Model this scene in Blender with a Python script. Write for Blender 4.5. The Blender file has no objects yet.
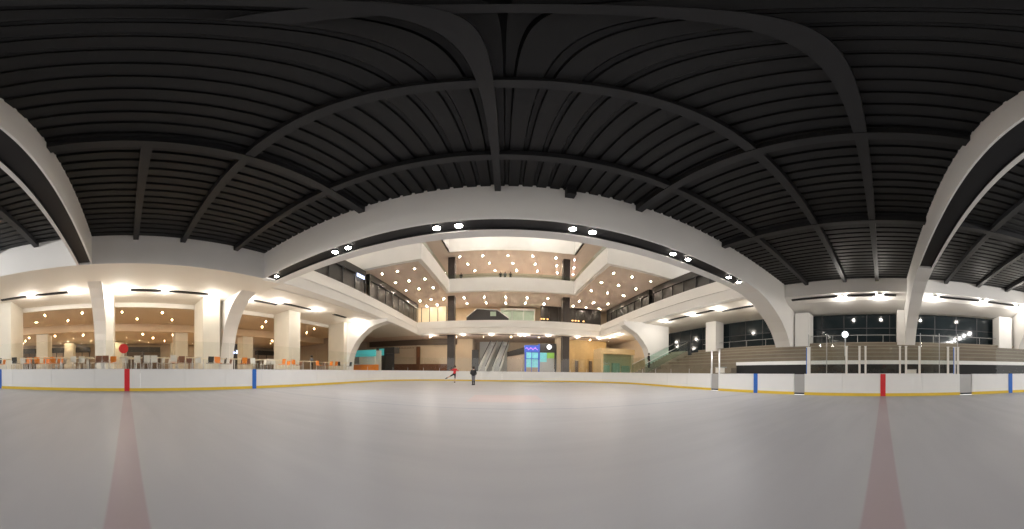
import bpy, bmesh, math, random
from mathutils import Vector, Matrix
random.seed(7)
S = bpy.context.scene
COL = S.collection
PI = math.pi
EYE = 1.2
DEG = 180.0 / 756.0            # degrees per pixel of the panorama
HY = 371.5                     # horizon row

# ---------------------------------------------------------------- camera
cd = bpy.data.cameras.new('camera')
cam = bpy.data.objects.new('camera', cd)
COL.objects.link(cam)
cam.location = (0, 0, EYE)
cd.type = 'PANO'
vals = dict(longitude_min=math.radians(-505 * DEG), longitude_max=math.radians(519 * DEG),
            latitude_min=math.radians(-(529 - HY) * DEG), latitude_max=math.radians(HY * DEG))
for tgt in (getattr(cd, 'cycles', None), cd):
    try:
        tgt.panorama_type = 'EQUIRECTANGULAR'
        for k, v in vals.items():
            setattr(tgt, k, v)
    except Exception:
        pass
cam.matrix_world = Matrix.Translation((0, 0, EYE)) @ Matrix.Rotation(math.radians(90), 4, 'X') @ Matrix.Rotation(math.radians(0.6), 4, 'Z')
cd.clip_end = 500
S.camera = cam

# ---------------------------------------------------------------- world, exposure
w = bpy.data.worlds.new('world'); S.world = w; w.use_nodes = True
bg = w.node_tree.nodes['Background']
bg.inputs[0].default_value = (0.95, 0.93, 0.9, 1); bg.inputs[1].default_value = 1.7
S.view_settings.view_transform = 'Standard'
S.view_settings.look = 'None'
S.view_settings.gamma = 1
S.view_settings.use_curve_mapping = False
S.view_settings.exposure = 0.28
FLOOD_W = 210.0        # watts of one floodlight over the ice
DOWN_E = 420.0          # emission of a small downlight

# ---------------------------------------------------------------- materials
M = {}
def mat(name, col, rough=0.6, metal=0.0, emit=None, es=0.0, noise=0.0, nscale=3.0, spec=0.5, bump=0.0):
    m = bpy.data.materials.new(name); m.use_nodes = True
    nt = m.node_tree; b = nt.nodes['Principled BSDF']
    b.inputs['Base Color'].default_value = (*col, 1)
    b.inputs['Roughness'].default_value = rough
    b.inputs['Metallic'].default_value = metal
    b.inputs['Specular IOR Level'].default_value = spec
    if emit:
        b.inputs['Emission Color'].default_value = (*emit, 1)
        b.inputs['Emission Strength'].default_value = es
    if noise:
        tc = nt.nodes.new('ShaderNodeTexCoord'); n = nt.nodes.new('ShaderNodeTexNoise')
        n.inputs['Scale'].default_value = nscale; n.inputs['Detail'].default_value = 4
        r = nt.nodes.new('ShaderNodeMapRange')
        r.inputs['To Min'].default_value = 1 - noise; r.inputs['To Max'].default_value = 1 + noise
        mx = nt.nodes.new('ShaderNodeVectorMath'); mx.operation = 'SCALE'
        mx.inputs[0].default_value = col
        nt.links.new(tc.outputs['Object'], n.inputs['Vector'])
        nt.links.new(n.outputs['Fac'], r.inputs['Value'])
        nt.links.new(r.outputs[0], mx.inputs['Scale'])
        nt.links.new(mx.outputs[0], b.inputs['Base Color'])
        if bump:
            bp = nt.nodes.new('ShaderNodeBump'); bp.inputs['Strength'].default_value = bump
            nt.links.new(n.outputs['Fac'], bp.inputs['Height']); nt.links.new(bp.outputs[0], b.inputs['Normal'])
    M[name] = m
    return m
mat('white_paint', (.84, .825, .80), .75, noise=.035, nscale=.6)
mat('cream_paint', (.82, .78, .71), .75, noise=.03, nscale=.5)
mat('column_stone', (.70, .66, .57), .6, noise=.05, nscale=1.2)
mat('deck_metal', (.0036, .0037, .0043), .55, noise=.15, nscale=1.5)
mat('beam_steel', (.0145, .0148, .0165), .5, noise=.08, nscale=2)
mat('dark_slot', (.012, .012, .014), .6, noise=.1)
mat('board_white', (.80, .80, .79), .35, noise=.03, nscale=2)
mat('kick_yellow', (.75, .52, .05), .45, noise=.06, nscale=3)
mat('marker_red', (.62, .02, .03), .4, noise=.03)
mat('marker_blue', (.02, .13, .50), .4, noise=.03)
mat('gate_grey', (.42, .42, .42), .4, metal=.3, noise=.05)
mat('alu', (.75, .76, .78), .3, metal=.7, noise=.04)
mat('steel_dark', (.06, .06, .065), .45, metal=.5, noise=.05)
mat('column_dark', (.045, .035, .032), .4, noise=.1, nscale=2)
mat('shop_dark', (.035, .032, .03), .35, noise=.2, nscale=1)
mat('shop_brown', (.12, .085, .06), .5, noise=.2, nscale=.8)
mat('wall_beige', (.62, .50, .36), .7, noise=.05, nscale=1)
mat('wall_taupe', (.42, .34, .27), .7, noise=.08, nscale=1)
mat('wood_dado', (.16, .06, .02), .5, noise=.2, nscale=2)
mat('court_ceiling', (.72, .57, .41), .8, noise=.04, nscale=.4)
mat('pink_ceiling', (.72, .61, .53), .8, noise=.04, nscale=.4)
mat('floor_court', (.42, .36, .29), .35, noise=.1, nscale=1)
mat('floor_grey', (.22, .21, .20), .6, noise=.1, nscale=1)
mat('bleacher', (.20, .165, .12), .7, noise=.22, nscale=1.3)
mat('bleacher_edge', (.28, .245, .19), .7, noise=.1, nscale=2)
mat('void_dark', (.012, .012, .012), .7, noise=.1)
mat('night_glass', (.018, .026, .030), .08, noise=.3, nscale=.6)
mat('orange_plastic', (.85, .26, .03), .4, noise=.03)
mat('white_plastic', (.75, .72, .66), .4, noise=.03)
mat('brown_plastic', (.22, .09, .05), .5, noise=.06)
mat('black_plastic', (.03, .03, .03), .5, noise=.05)
mat('table_cream', (.80, .70, .52), .35, noise=.04)
mat('lens', (1, 1, 1), .4, emit=(1, .93, .82), es=60, noise=.01)
mat('lens_warm', (1, .9, .75), .4, emit=(1, .74, .44), es=DOWN_E * 2, noise=.01)
mat('lens_cool', (1, .95, .9), .4, emit=(1, .84, .66), es=DOWN_E * 3.5, noise=.01)
mat('housing', (.10, .10, .11), .4, metal=.5, noise=.05)
mat('trim_ring', (.7, .68, .64), .4, noise=.03)
mat('teal_lit', (.05, .45, .45), .4, emit=(.12, .60, .62), es=.22, noise=.05)
mat('cyan_lit', (.18, .55, .60), .3, emit=(.2, .70, .78), es=.2, noise=.3)
mat('blue_lit', (.04, .1, .5), .3, emit=(.05, .10, .4), es=.2, noise=.1)
mat('purple_lit', (.5, .2, .8), .3, emit=(.55, .22, .9), es=.6, noise=.05)
mat('green_lit', (.25, .5, .1), .3, emit=(.35, .8, .12), es=.1, noise=.2)
mat('white_lit', (.9, .9, .9), .3, emit=(.9, .95, 1), es=1.8, noise=.02)
mat('bluewhite_lit', (.6, .7, 1), .3, emit=(.62, .72, 1), es=1.8, noise=.02)
mat('cream_lit', (.6, .5, .34), .3, emit=(1, .80, .5), es=.4, noise=.12, nscale=1.5)
mat('amber_lit', (.9, .5, .2), .3, emit=(1, .55, .2), es=2.2, noise=.05)
mat('warm_panel', (.75, .60, .42), .6, noise=.06)
mat('timber', (.62, .46, .25), .55, noise=.12, nscale=3)
mat('gold_wall', (.50, .34, .14), .55, noise=.12, nscale=2)
mat('frost_green', (.42, .55, .46), .2, noise=.15, nscale=2)
mat('escalator_white', (.72, .74, .72), .4, noise=.04)
mat('skin', (.62, .40, .29), .5, noise=.03)
mat('red_cloth', (.70, .03, .04), .7, noise=.06)
mat('black_cloth', (.015, .015, .017), .8, noise=.1)
mat('beige_cloth', (.45, .38, .28), .8, noise=.05)
mat('grey_cloth', (.16, .16, .18), .8, noise=.05)
mat('hair_dark', (.03, .018, .012), .6, noise=.1)
mat('sign_red', (.70, .03, .03), .4, noise=.03)

def glass_mat(name, tint, gloss):
    m = bpy.data.materials.new(name); m.use_nodes = True
    nt = m.node_tree; nt.nodes.remove(nt.nodes['Principled BSDF'])
    out = nt.nodes['Material Output']
    t = nt.nodes.new('ShaderNodeBsdfTransparent'); t.inputs[0].default_value = (*tint, 1)
    g = nt.nodes.new('ShaderNodeBsdfGlossy'); g.inputs['Roughness'].default_value = .04
    f = nt.nodes.new('ShaderNodeFresnel'); f.inputs['IOR'].default_value = 1.35
    a = nt.nodes.new('ShaderNodeMath'); a.operation = 'ADD'; a.inputs[1].default_value = gloss; a.use_clamp = True
    ge = nt.nodes.new('ShaderNodeNewGeometry'); a2 = nt.nodes.new('ShaderNodeMath'); a2.operation = 'MULTIPLY'
    inv = nt.nodes.new('ShaderNodeMath'); inv.operation = 'SUBTRACT'; inv.inputs[0].default_value = 1
    nt.links.new(ge.outputs['Backfacing'], inv.inputs[1]); nt.links.new(inv.outputs[0], a2.inputs[0]); nt.links.new(a.outputs[0], a2.inputs[1])
    mx = nt.nodes.new('ShaderNodeMixShader')
    nt.links.new(f.outputs[0], a.inputs[0]); nt.links.new(a2.outputs[0], mx.inputs[0])
    nt.links.new(t.outputs[0], mx.inputs[1]); nt.links.new(g.outputs[0], mx.inputs[2])
    nt.links.new(mx.outputs[0], out.inputs[0])
    M[name] = m
glass_mat('clear_glass', (.965, .975, .965), .015)
glass_mat('green_glass', (.84, .93, .90), .03)

def ice_mat():
    m = bpy.data.materials.new('ice'); m.use_nodes = True
    nt = m.node_tree; N = nt.nodes; L = nt.links
    b = N['Principled BSDF']
    tc = N.new('ShaderNodeTexCoord'); sep = N.new('ShaderNodeSeparateXYZ'); L.new(tc.outputs['Object'], sep.inputs[0])
    def math_(op, a, bb=None, c=None):
        n = N.new('ShaderNodeMath'); n.operation = op
        for i, v in enumerate((a, bb, c)):
            if v is None: continue
            if isinstance(v, (int, float)): n.inputs[i].default_value = v
            else: L.new(v, n.inputs[i])
        return n.outputs[0]
    nz = N.new('ShaderNodeTexNoise'); nz.inputs['Scale'].default_value = 1.4; nz.inputs['Detail'].default_value = 6
    mp = N.new('ShaderNodeMapping'); mp.inputs['Scale'].default_value = (.25, 1.6, 1)
    L.new(tc.outputs['Object'], mp.inputs[0]); L.new(mp.outputs[0], nz.inputs['Vector'])
    x, y = sep.outputs[0], sep.outputs[1]
    def band(v, c, hw):            # 1 inside |v-c|<hw, soft edge
        d = math_('ABSOLUTE', math_('SUBTRACT', v, c))
        mr = N.new('ShaderNodeMapRange'); mr.interpolation_type = 'SMOOTHSTEP'
        mr.inputs['From Min'].default_value = hw - .012; mr.inputs['From Max'].default_value = hw + .02
        mr.inputs['To Min'].default_value = 1; mr.inputs['To Max'].default_value = 0
        L.new(d, mr.inputs['Value']); return mr.outputs[0]
    def mix(fac, c1, c2, k):
        n = N.new('ShaderNodeMixRGB'); L.new(math_('MULTIPLY', fac, k), n.inputs[0])
        if isinstance(c1, tuple): n.inputs[1].default_value = (*c1, 1)
        else: L.new(c1, n.inputs[1])
        n.inputs[2].default_value = (*c2, 1); return n.outputs[0]
    c = mix(nz.outputs['Fac'], (.36, .358, .37), (.30, .298, .31), .6)
    red = band(y, 0, .15)
    c = mix(red, c, (.26, .13, .135), .42)
    for s in (-1, 1):
        c = mix(band(y, s * 7.6, .06), c, (.20, .22, .27), .7)
        c = mix(band(y, s * 25.0, .03), c, (.45, .2, .2), .35)
    # faded pink advertisement patch
    px = band(x, 0.05, 1.55); py = band(y, 10.7, 1.4)
    c = mix(math_('MULTIPLY', px, py), c, (.50, .30, .27), .35)
    # faint face-off circles
    for cx, cy in ((-6.7, 19.5), (6.7, 19.5), (0, 0), (-6.7, -19.5), (6.7, -19.5)):
        if (cx, cy) == (0, 0): continue
        dx = math_('SUBTRACT', x, cx); dy = math_('SUBTRACT', y, cy)
        r = math_('SQRT', math_('ADD', math_('MULTIPLY', dx, dx), math_('MULTIPLY', dy, dy)))
        c = mix(band(r, 4.5, .04), c, (.5, .25, .25), .25)
    L.new(c, b.inputs['Base Color'])
    rr = N.new('ShaderNodeMapRange'); rr.inputs['To Min'].default_value = .34; rr.inputs['To Max'].default_value = .5
    L.new(nz.outputs['Fac'], rr.inputs['Value']); L.new(rr.outputs[0], b.inputs['Roughness'])
    b.inputs['Specular IOR Level'].default_value = .2
    n2 = N.new('ShaderNodeTexNoise'); n2.inputs['Scale'].default_value = 14; n2.inputs['Detail'].default_value = 5
    L.new(tc.outputs['Object'], n2.inputs['Vector'])
    bp = N.new('ShaderNodeBump'); bp.inputs['Strength'].default_value = .05; bp.inputs['Distance'].default_value = .02
    L.new(n2.outputs['Fac'], bp.inputs['Height']); L.new(bp.outputs[0], b.inputs['Normal'])
    M['ice'] = m
ice_mat()

# ---------------------------------------------------------------- helpers
class MB:
    def __init__(s): s.v = []; s.f = []; s.smooth = []
    def add(s, vs, fs, sm=False):
        o = len(s.v); s.v += [tuple(p) for p in vs]; s.f += [tuple(i + o for i in f) for f in fs]; s.smooth += [sm] * len(fs); return s
    def box(s, x0, x1, y0, y1, z0, z1):
        x0, x1 = min(x0, x1), max(x0, x1); y0, y1 = min(y0, y1), max(y0, y1); z0, z1 = min(z0, z1), max(z0, z1)
        return s.add([(x0,y0,z0),(x1,y0,z0),(x1,y1,z0),(x0,y1,z0),(x0,y0,z1),(x1,y0,z1),(x1,y1,z1),(x0,y1,z1)],
                     [(3,2,1,0),(4,5,6,7),(0,1,5,4),(1,2,6,5),(2,3,7,6),(3,0,4,7)])
    def prism(s, poly, a, b, axis='z'):
        """poly: ccw 2-D outline; extruded along axis from a to b"""
        n = len(poly)
        def P(u, v, t):
            return (u, v, t) if axis == 'z' else ((u, t, v) if axis == 'y' else (t, u, v))
        vs = [P(u, v, a) for u, v in poly] + [P(u, v, b) for u, v in poly]
        fs = [tuple(range(n))[::-1], tuple(range(n, 2 * n))] + [(i, (i + 1) % n, (i + 1) % n + n, i + n) for i in range(n)]
        return s.add(vs, fs)
    def bar(s, p, q, w, h, up=(0, 0, 1)):
        p, q = Vector(p), Vector(q); d = (q - p).normalized(); u = Vector(up)
        if abs(d.dot(u)) > .98: u = Vector((1, 0, 0))
        a = d.cross(u).normalized(); c = a.cross(d).normalized(); vs = []
        for e in (p, q):
            for i, j in ((-1,-1),(1,-1),(1,1),(-1,1)): vs.append(e + a * i * w / 2 + c * j * h / 2)
        return s.add(vs, [(3,2,1,0),(4,5,6,7),(0,1,5,4),(1,2,6,5),(2,3,7,6),(3,0,4,7)])
    def tube(s, pts, r, n=8, caps=True):
        pts = [Vector(p) for p in pts]; rs = r if isinstance(r, (list, tuple)) else [r] * len(pts)
        vs = []; fs = []
        for i, p in enumerate(pts):
            d = (pts[min(i + 1, len(pts) - 1)] - pts[max(i - 1, 0)]).normalized()
            u = Vector((0, 0, 1)) if abs(d.z) < .9 else Vector((1, 0, 0))
            a = d.cross(u).normalized(); c = a.cross(d)
            for k in range(n):
                t = 2 * PI * k / n; vs.append(p + (a * math.cos(t) + c * math.sin(t)) * rs[i])
        for i in range(len(pts) - 1):
            for k in range(n):
                fs.append((i*n+k, i*n+(k+1)%n, (i+1)*n+(k+1)%n, (i+1)*n+k))
        s.add(vs, fs, True)
        if caps:
            o = len(s.v) - len(vs)
            s.f += [tuple(o + k for k in range(n))[::-1], tuple(o + (len(pts)-1)*n + k for k in range(n))]; s.smooth += [False, False]
        return s
    def cyl(s, x, y, z0, z1, r, n=16): return s.tube([(x, y, z0), (x, y, z1)], r, n)
    def sphere(s, c, r, n=12, m=8, sc=(1, 1, 1)):
        vs = []; fs = []
        for i in range(1, m):
            for k in range(n):
                t = PI * i / m; p = 2 * PI * k / n
                vs.append((c[0]+r*sc[0]*math.sin(t)*math.cos(p), c[1]+r*sc[1]*math.sin(t)*math.sin(p), c[2]+r*sc[2]*math.cos(t)))
        vs += [(c[0], c[1], c[2]+r*sc[2]), (c[0], c[1], c[2]-r*sc[2])]
        T = len(vs) - 2
        for i in range(m - 2):
            for k in range(n): fs.append((i*n+k, (i+1)*n+k, (i+1)*n+(k+1)%n, i*n+(k+1)%n))
        for k in range(n): fs.append((T, k, (k+1)%n)); fs.append((T+1, (m-2)*n+(k+1)%n, (m-2)*n+k))
        return s.add(vs, fs, True)
    def build(s, name, m, parent=None, bevel=0, rel=None, **kw):
        me = bpy.data.meshes.new(name); vs = s.v
        if rel: vs = [(a - rel[0], b - rel[1], c - rel[2]) for a, b, c in vs]
        me.from_pydata(vs, [], s.f); me.materials.append(M[m])
        me.polygons.foreach_set('use_smooth', s.smooth)
        bm = bmesh.new(); bm.from_mesh(me); bmesh.ops.recalc_face_normals(bm, faces=bm.faces); bm.to_mesh(me); bm.free()
        o = bpy.data.objects.new(name, me); COL.objects.link(o)
        if parent: o.parent = parent
        if bevel:
            b = o.modifiers.new('bevel', 'BEVEL'); b.width = bevel; b.segments = 2; b.limit_method = 'ANGLE'
        for k, v in kw.items(): o[k] = v
        return o
def struct(name, mb, m, **kw):
    return mb.build(name, m, kind='structure', **kw)
def empty(name, loc, label, cat, group=None, rz=0):
    o = bpy.data.objects.new(name, None); COL.objects.link(o); o.empty_display_size = .2
    o.location = loc; o.rotation_euler.z = rz; o['label'] = label; o['category'] = cat
    if group: o['group'] = group
    return o
def tag(o, label, cat, group=None):
    o['label'] = label; o['category'] = cat
    if group: o['group'] = group
    return o
def children(o, _c={}):
    return [c for c in bpy.data.objects if c.parent is o]
def dup(root, kids, loc, label, group=None, rz=0):
    r = root.copy(); COL.objects.link(r); r.location = loc; r.rotation_euler.z = rz; r['label'] = label
    if group: r['group'] = group
    for ch, sub in kids:
        c = ch.copy(); COL.objects.link(c); c.parent = r
        for g in sub:
            d = g.copy(); COL.objects.link(d); d.parent = c
    return r
def family(root):
    return [(c, children(c)) for c in children(root)]
def lon(x): return math.radians((x - 505) * DEG)
def y_on(x, X): return X / math.tan(lon(x))     # Y where the bearing of column x meets the plane X
def x_on(x, Y): return Y * math.tan(lon(x))     # X where it meets the plane Y
def z_on(x, y, r): return EYE + r * math.tan(math.radians((HY + 2.5 * math.sin(lon(x)) - y) * DEG))
def z_at_Y(x, y, Y): return z_on(x, y, Y / math.cos(lon(x)))
def z_at_X(x, y, X): return z_on(x, y, abs(X / math.sin(lon(x))))
ORD = ['first','second','third','fourth','fifth','sixth','seventh','eighth','ninth','tenth','eleventh','twelfth','thirteenth','fourteenth',
       'fifteenth','sixteenth','seventeenth','eighteenth','nineteenth','twentieth','twenty-first','twenty-second','twenty-third','twenty-fourth',
       'twenty-fifth','twenty-sixth','twenty-seventh','twenty-eighth','twenty-ninth','thirtieth']

ZG = 7.56       # underside of girders and level-one soffit
ZD = 9.55       # deck
XL, XR = -13.5, 19.8
YF0, YF1 = 8.6, 10.15
YB0, YB1 = -1.97, -2.85
YEND = -26.0

# ---------------------------------------------------------------- ice, floors
HW, HL, RC = 13.0, 28.8, 8.5
def loop_pts(inset=0.0, step=None):
    w_, l_, r_ = HW - inset, HL - inset, RC - inset
    out = []
    for cx, cy, a0 in ((w_-r_, l_-r_, 0), (-(w_-r_), l_-r_, 90), (-(w_-r_), -(l_-r_), 180), (w_-r_, -(l_-r_), 270)):
        for k in range(13):
            a = math.radians(a0 + 90 * k / 12); out.append((cx + r_*math.cos(a), cy + r_*math.sin(a)))
    return out
struct('floor_ice', MB().prism(loop_pts(), -.15, 0.0), 'ice')
struct('floor_food_court', MB().box(-50, -13.25, YEND, 29.04, .95, 1.15), 'floor_court')
struct('floor_mall', MB().box(-50, 30, 29.05, 56, .95, 1.15), 'floor_court')
struct('floor_stand', MB().box(13.25, 26, YEND, 28.9, .5, .7), 'floor_grey')
# ground slab around the ice corners
g = MB()
for sx in (-1, 1):
    pts = [p for p in loop_pts(-.14) if p[0]*sx > 0 and p[1] > HL-RC-.1]
    pts.sort(key=lambda p: p[1])
    g.prism([(sx*13.3, HL-RC)] + [(p[0], p[1]) for p in pts] + [(sx*4.5, 29.05), (sx*13.3, 29.05)], .45, .7)
struct('floor_corner', g, 'floor_grey')

# ---------------------------------------------------------------- roof deck
pitch = .5
prof = []
x = XL + .05
while x < XR:
    prof += [(x, ZD), (x + .34, ZD), (x + .37, ZD + .11), (x + .47, ZD + .11)]
    x += pitch
dm = MB()
for ya, yb in ((YEND, YF0),):
    vs = [(p[0], ya, p[1]) for p in prof] + [(p[0], yb, p[1]) for p in prof]; n = len(prof)
    dm.add(vs, [(i, i+1, i+1+n, i+n) for i in range(n-1)])
dm.box(XL, XR+.3, YEND, YF0, ZD + .2, ZD + .3)
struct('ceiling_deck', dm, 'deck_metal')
k = 1
for X, y0, y1 in ((-6.06, YEND, YF0), (-.45, YEND, YF0), (5.1, YEND, YF0), (10.75, YEND, YF0)):
    for a, b in ((YB0 + .003, y1), (y0, YB1 - .003)):
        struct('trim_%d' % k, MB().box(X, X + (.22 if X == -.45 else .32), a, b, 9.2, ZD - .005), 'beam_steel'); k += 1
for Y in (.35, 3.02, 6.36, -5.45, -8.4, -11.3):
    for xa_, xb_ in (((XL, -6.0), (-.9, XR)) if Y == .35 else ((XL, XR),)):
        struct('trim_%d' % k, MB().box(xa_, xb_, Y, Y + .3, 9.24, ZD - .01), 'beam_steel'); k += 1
# short dark hangers at the foot of the front girder
struct('trim_%d' % k, MB().box(2.1, 2.45, 8.25, YF0, 9.05, ZD), 'beam_steel'); k += 1

# ---------------------------------------------------------------- girders with their haunches
def haunch_R(x0, top):   # inner curve of the right-hand haunch (x, z)
    return [(13.3, ZG), (15.2, 7.42), (16.6, 7.05), (17.9, 6.5), (19.2, 5.85), (20.2, 5.1), (20.9, 4.3), (21.3, 3.7)]
def girder(name, y0, y1, lip0, lip1, topz=ZD):
    mb = MB()
    ys, ye = min(y0, y1), max(y0, y1)
    # two plates and a raised recess between them
    sgn = 1 if y1 > y0 else -1
    mb.box(XL, 13.3, y0, y0 + sgn*lip0, ZG, topz + .25)
    mb.box(XL, 13.3, y1 - sgn*lip1, y1, ZG, topz)
    # right-hand end with haunch
    inner = haunch_R(0, 0)
    poly = inner + [(23.2, 3.7), (23.2, 7.0), (XR + .1, 8.3), (XR + .1, topz + .25), (13.3, topz + .25)]
    mb.prism(poly, ys, ye, 'y')
    o = struct(name, mb, 'white_paint')
    struct(name + '_recess', MB().box(XL, 13.3, y0 + sgn*lip0, y1 - sgn*lip1, ZG + .13, ZG + .23), 'dark_slot')
    return o
def dark_liner(y0, y1, name):
    mb = MB(); a, b = min(y0, y1), max(y0, y1)
    mb.box(XL, 13.29, a, a + .02, ZG + .03, ZG + .13); mb.box(XL, 13.29, b - .02, b, ZG + .03, ZG + .13)
    struct(name, mb, 'dark_slot')
girder('wall_front_girder', YF0, YF1, .06, .62)
dark_liner(YF0 + .06, YF1 - .62, 'trim_41')
girder('wall_back_girder', YB0, YB1, .06, .14)
dark_liner(YB0 - .06, YB1 + .14, 'trim_42')
# left-hand haunches under the soffit
def haunch_L(name, ys, ye, pts, xo):
    poly = pts + [(xo, pts[-1][1]), (xo, ZG)]
    struct(name, MB().prism(poly, ys, ye, 'y'), 'white_paint')
hl = [(-16.4, ZG), (-17.3, 7.3), (-18.2, 6.8), (-19.0, 6.1), (-19.7, 5.2), (-20.2, 4.2), (-20.55, 3.1), (-20.75, 2.1), (-20.8, 1.15)]
haunch_L('wall_left_haunch', 8.5, 9.8, hl, -22.4)
haunch_L('wall_left_haunch', -2.75, -1.75, [(p[0] + .0, p[1]) for p in hl], -22.4)
hf = [(-13.6, ZG-.35), (-15, 6.95), (-16.2, 6.5), (-17.3, 5.7), (-18.2, 4.8), (-18.9, 3.7), (-19.3, 2.4), (-19.4, 1.15)]
haunch_L('wall_left_haunch', 25.4, 26.6, [(-13.6, ZG)] + hf, -22.0)
hr = [(13.6, ZG), (13.7, ZG-.5), (14.6, 6.55), (15.5, 6.1), (16.3, 5.3), (17.0, 4.4), (17.4, 3.3), (17.6, 2.2), (17.7, 1.15)]
struct('wall_right_haunch', MB().prism(hr + [(20.5, 1.15), (20.5, ZG)], 25.4, 26.6, 'y'), 'white_paint')
struct('wall_right_haunch', MB().prism(haunch_R(0, 0) + [(23.2, 3.7), (23.2, 7.0), (19.9, 8.3), (19.9, ZD), (13.3, ZD)], -14.6, -13.4, 'y'), 'white_paint')
struct('wall_rear_girder', MB().box(XL, 13.3, -14.6, -14.5, ZG, ZD).box(XL, 13.3, -13.5, -13.4, ZG, ZD), 'white_paint')

# ---------------------------------------------------------------- left fascia, soffit, columns
struct('wall_left_fascia', MB().box(XL - .25, XL, YEND, YF0, ZG, ZD + .3), 'white_paint')
struct('ceiling_left_soffit', MB().box(-22.6, XL - .02, YEND, YF0 + .0, ZG - .02, ZG + .2).box(-22.6, XL - .3, YF0, 10.2, ZG - .02, ZG + .2), 'cream_paint')
for Y in (-20.6, -11.8, -2.75, 6.4, 15.6, 24.7):
    if Y == -2.75: yy0, yy1 = -1.72, -1.1
    else: yy0, yy1 = Y, Y + 1.55
    struct('wall_column', MB().box(-22.3, -19.6, yy0, yy1, 1.15, ZG), 'column_stone')
for Y in (-20.6, -12.4, 6.4, 16.4):
    struct('wall_column', MB().box(-33.2, -31.4, Y, Y + 1.7, 1.15, 7.2), 'column_stone')
struct('wall_column', MB().box(-43.8, -42, -11.2, -9.5, 1.15, 5.9).box(-43.8, -42, 7.9, 9.4, 1.15, 5.9).box(-43.8, -42, -2.2, -.6, 1.15, 5.9), 'column_stone')
struct('ceiling_food_court', MB().box(-31, -22.5, YEND, 33, 7.12, 7.3).box(-31.2, -31, YEND, 33, 6.1, 7.3).box(-47, -31.2, YEND, 33, 6.1, 6.3), 'court_ceiling')
struct('wall_food_court_header', MB().box(-22.6, -22.4, YEND, 33.3, 7.1, ZG), 'cream_paint')
# food court back wall
struct('wall_left', MB().box(-47.3, -47, YEND, 34, 1.15, 6.3), 'wall_taupe')
struct('wall_left_front', MB().box(-47, -24, 33, 33.3, .9, 7.5), 'wall_taupe')

# side glow wall shops in the food court
def shop(name, x0, x1, y0, y1, label, m='shop_dark', lit=None, z0=1.15, z1=4.0, frame=True):
    root = empty(name, ((x0+x1)/2, (y0+y1)/2, z0), label, 'shop')
    rel = root.location
    MB().box(x0, x1, y0, y1, z1 - .9, z1).build('fascia', m, root, rel=rel)
    alongY = abs(y1 - y0) > abs(x1 - x0)
    mb = MB(); gl = MB()
    if alongY and x0 > 0:
        face = x0; n = max(2, int(abs(y1 - y0) / 2.2))
        mb.box(face, face + .12, y0, y1, z0, z0 + .15).box(face, face + .12, y0, y1, z1 - 1, z1 - .9)
        for i in range(n + 1):
            yy = y0 + (y1 - y0 - .12) * i / n; mb.box(face, face + .12, yy, yy + .12, z0, z1 - .9)
        gl.box(face + .2, face + .28, y0 + .12, y1 - .12, z0 + .15, z1 - 1)
    elif alongY:
        face = x1; mb.box(face - .12, face, y0, y1, z0, z0 + .15).box(face - .12, face, y0, y1, z1 - 1, z1 - .9); n = max(2, int(abs(y1 - y0) / 2.2))
        for i in range(n + 1):
            yy = y0 + (y1 - y0 - .12) * i / n; mb.box(face - .12, face, yy, yy + .12, z0, z1 - .9)
        gl.box(face - .3, face - .22, y0 + .12, y1 - .12, z0 + .15, z1 - 1)
    else:
        face = y0; n = max(2, int(abs(x1 - x0) / 2.2))
        mb.box(x0, x1, face, face + .12, z0, z0 + .15).box(x0, x1, face, face + .12, z1 - 1, z1 - .9)
        for i in range(n + 1):
            xx = x0 + (x1 - x0 - .12) * i / n; mb.box(xx, xx + .12, face, face + .12, z0, z1 - .9)
        gl.box(x0 + .12, x1 - .12, face + .2, face + .28, z0 + .15, z1 - 1)
    mb.build('frame', 'steel_dark', root, rel=rel)
    gl.build('window_pane', lit or 'shop_brown', root, rel=rel)
    return root
def yr(xa, xb, X): return sorted((y_on(xa, X), y_on(xb, X)))
for (xa, xb, lab, lit) in ((24, 36, 'dark food court shopfront at the far left edge beyond the first pillar', 'shop_brown'),
                      (50, 64, 'dark brown food counter between the two small far pillars at left', 'wall_taupe'),
                      (75, 90, 'dark topped food counter just left of the curved white pillar', 'wall_taupe'),
                      (127, 160, 'long dark topped food counter behind the red sign', 'shop_brown'),
                      (257, 274, 'brown food counter right of the slim pillar past the blue marker', 'wall_taupe')):
    a, b = yr(xa, xb, -46)
    shop('food_counter', -46.9, -45.6, a, b, lab, lit=lit, z1=5.4)['category'] = 'counter'
a, b = sorted((y_on(301, -46), 32.5))
shop('food_counter', -46.9, -45.6, a, b, 'brown food counter with doorway between the two broad pillars', lit='wall_taupe', z1=5.4)['category'] = 'counter'
# shop with a blue white sign
a, b = yr(221, 242, -38)
sg = shop('neon_shop', -38.9, -37.6, a, b, 'dark shop with blue white lit sign right of curved pillar', lit='shop_dark', z1=5.6)
rel = sg.location
mb = MB(); z = 3.9
yy = a + .5
for i in range(7):
    hgt = (.42, .55, .38, .62, .40, .58, .45)[i]
    mb.box(-37.57, -37.5, yy, yy + .38, z, z + hgt); mb.box(-37.57, -37.5, yy + .2, yy + .62, z + .08, z + .24); yy += .72
mb.build('sign_letters', 'bluewhite_lit', sg, rel=rel, label='blue white glowing lettering')
MB().box(-37.57, -37.5, a + .8, b - .6, 2.9, 3.0).build('light_strip', 'amber_lit', sg, rel=rel)

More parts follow.
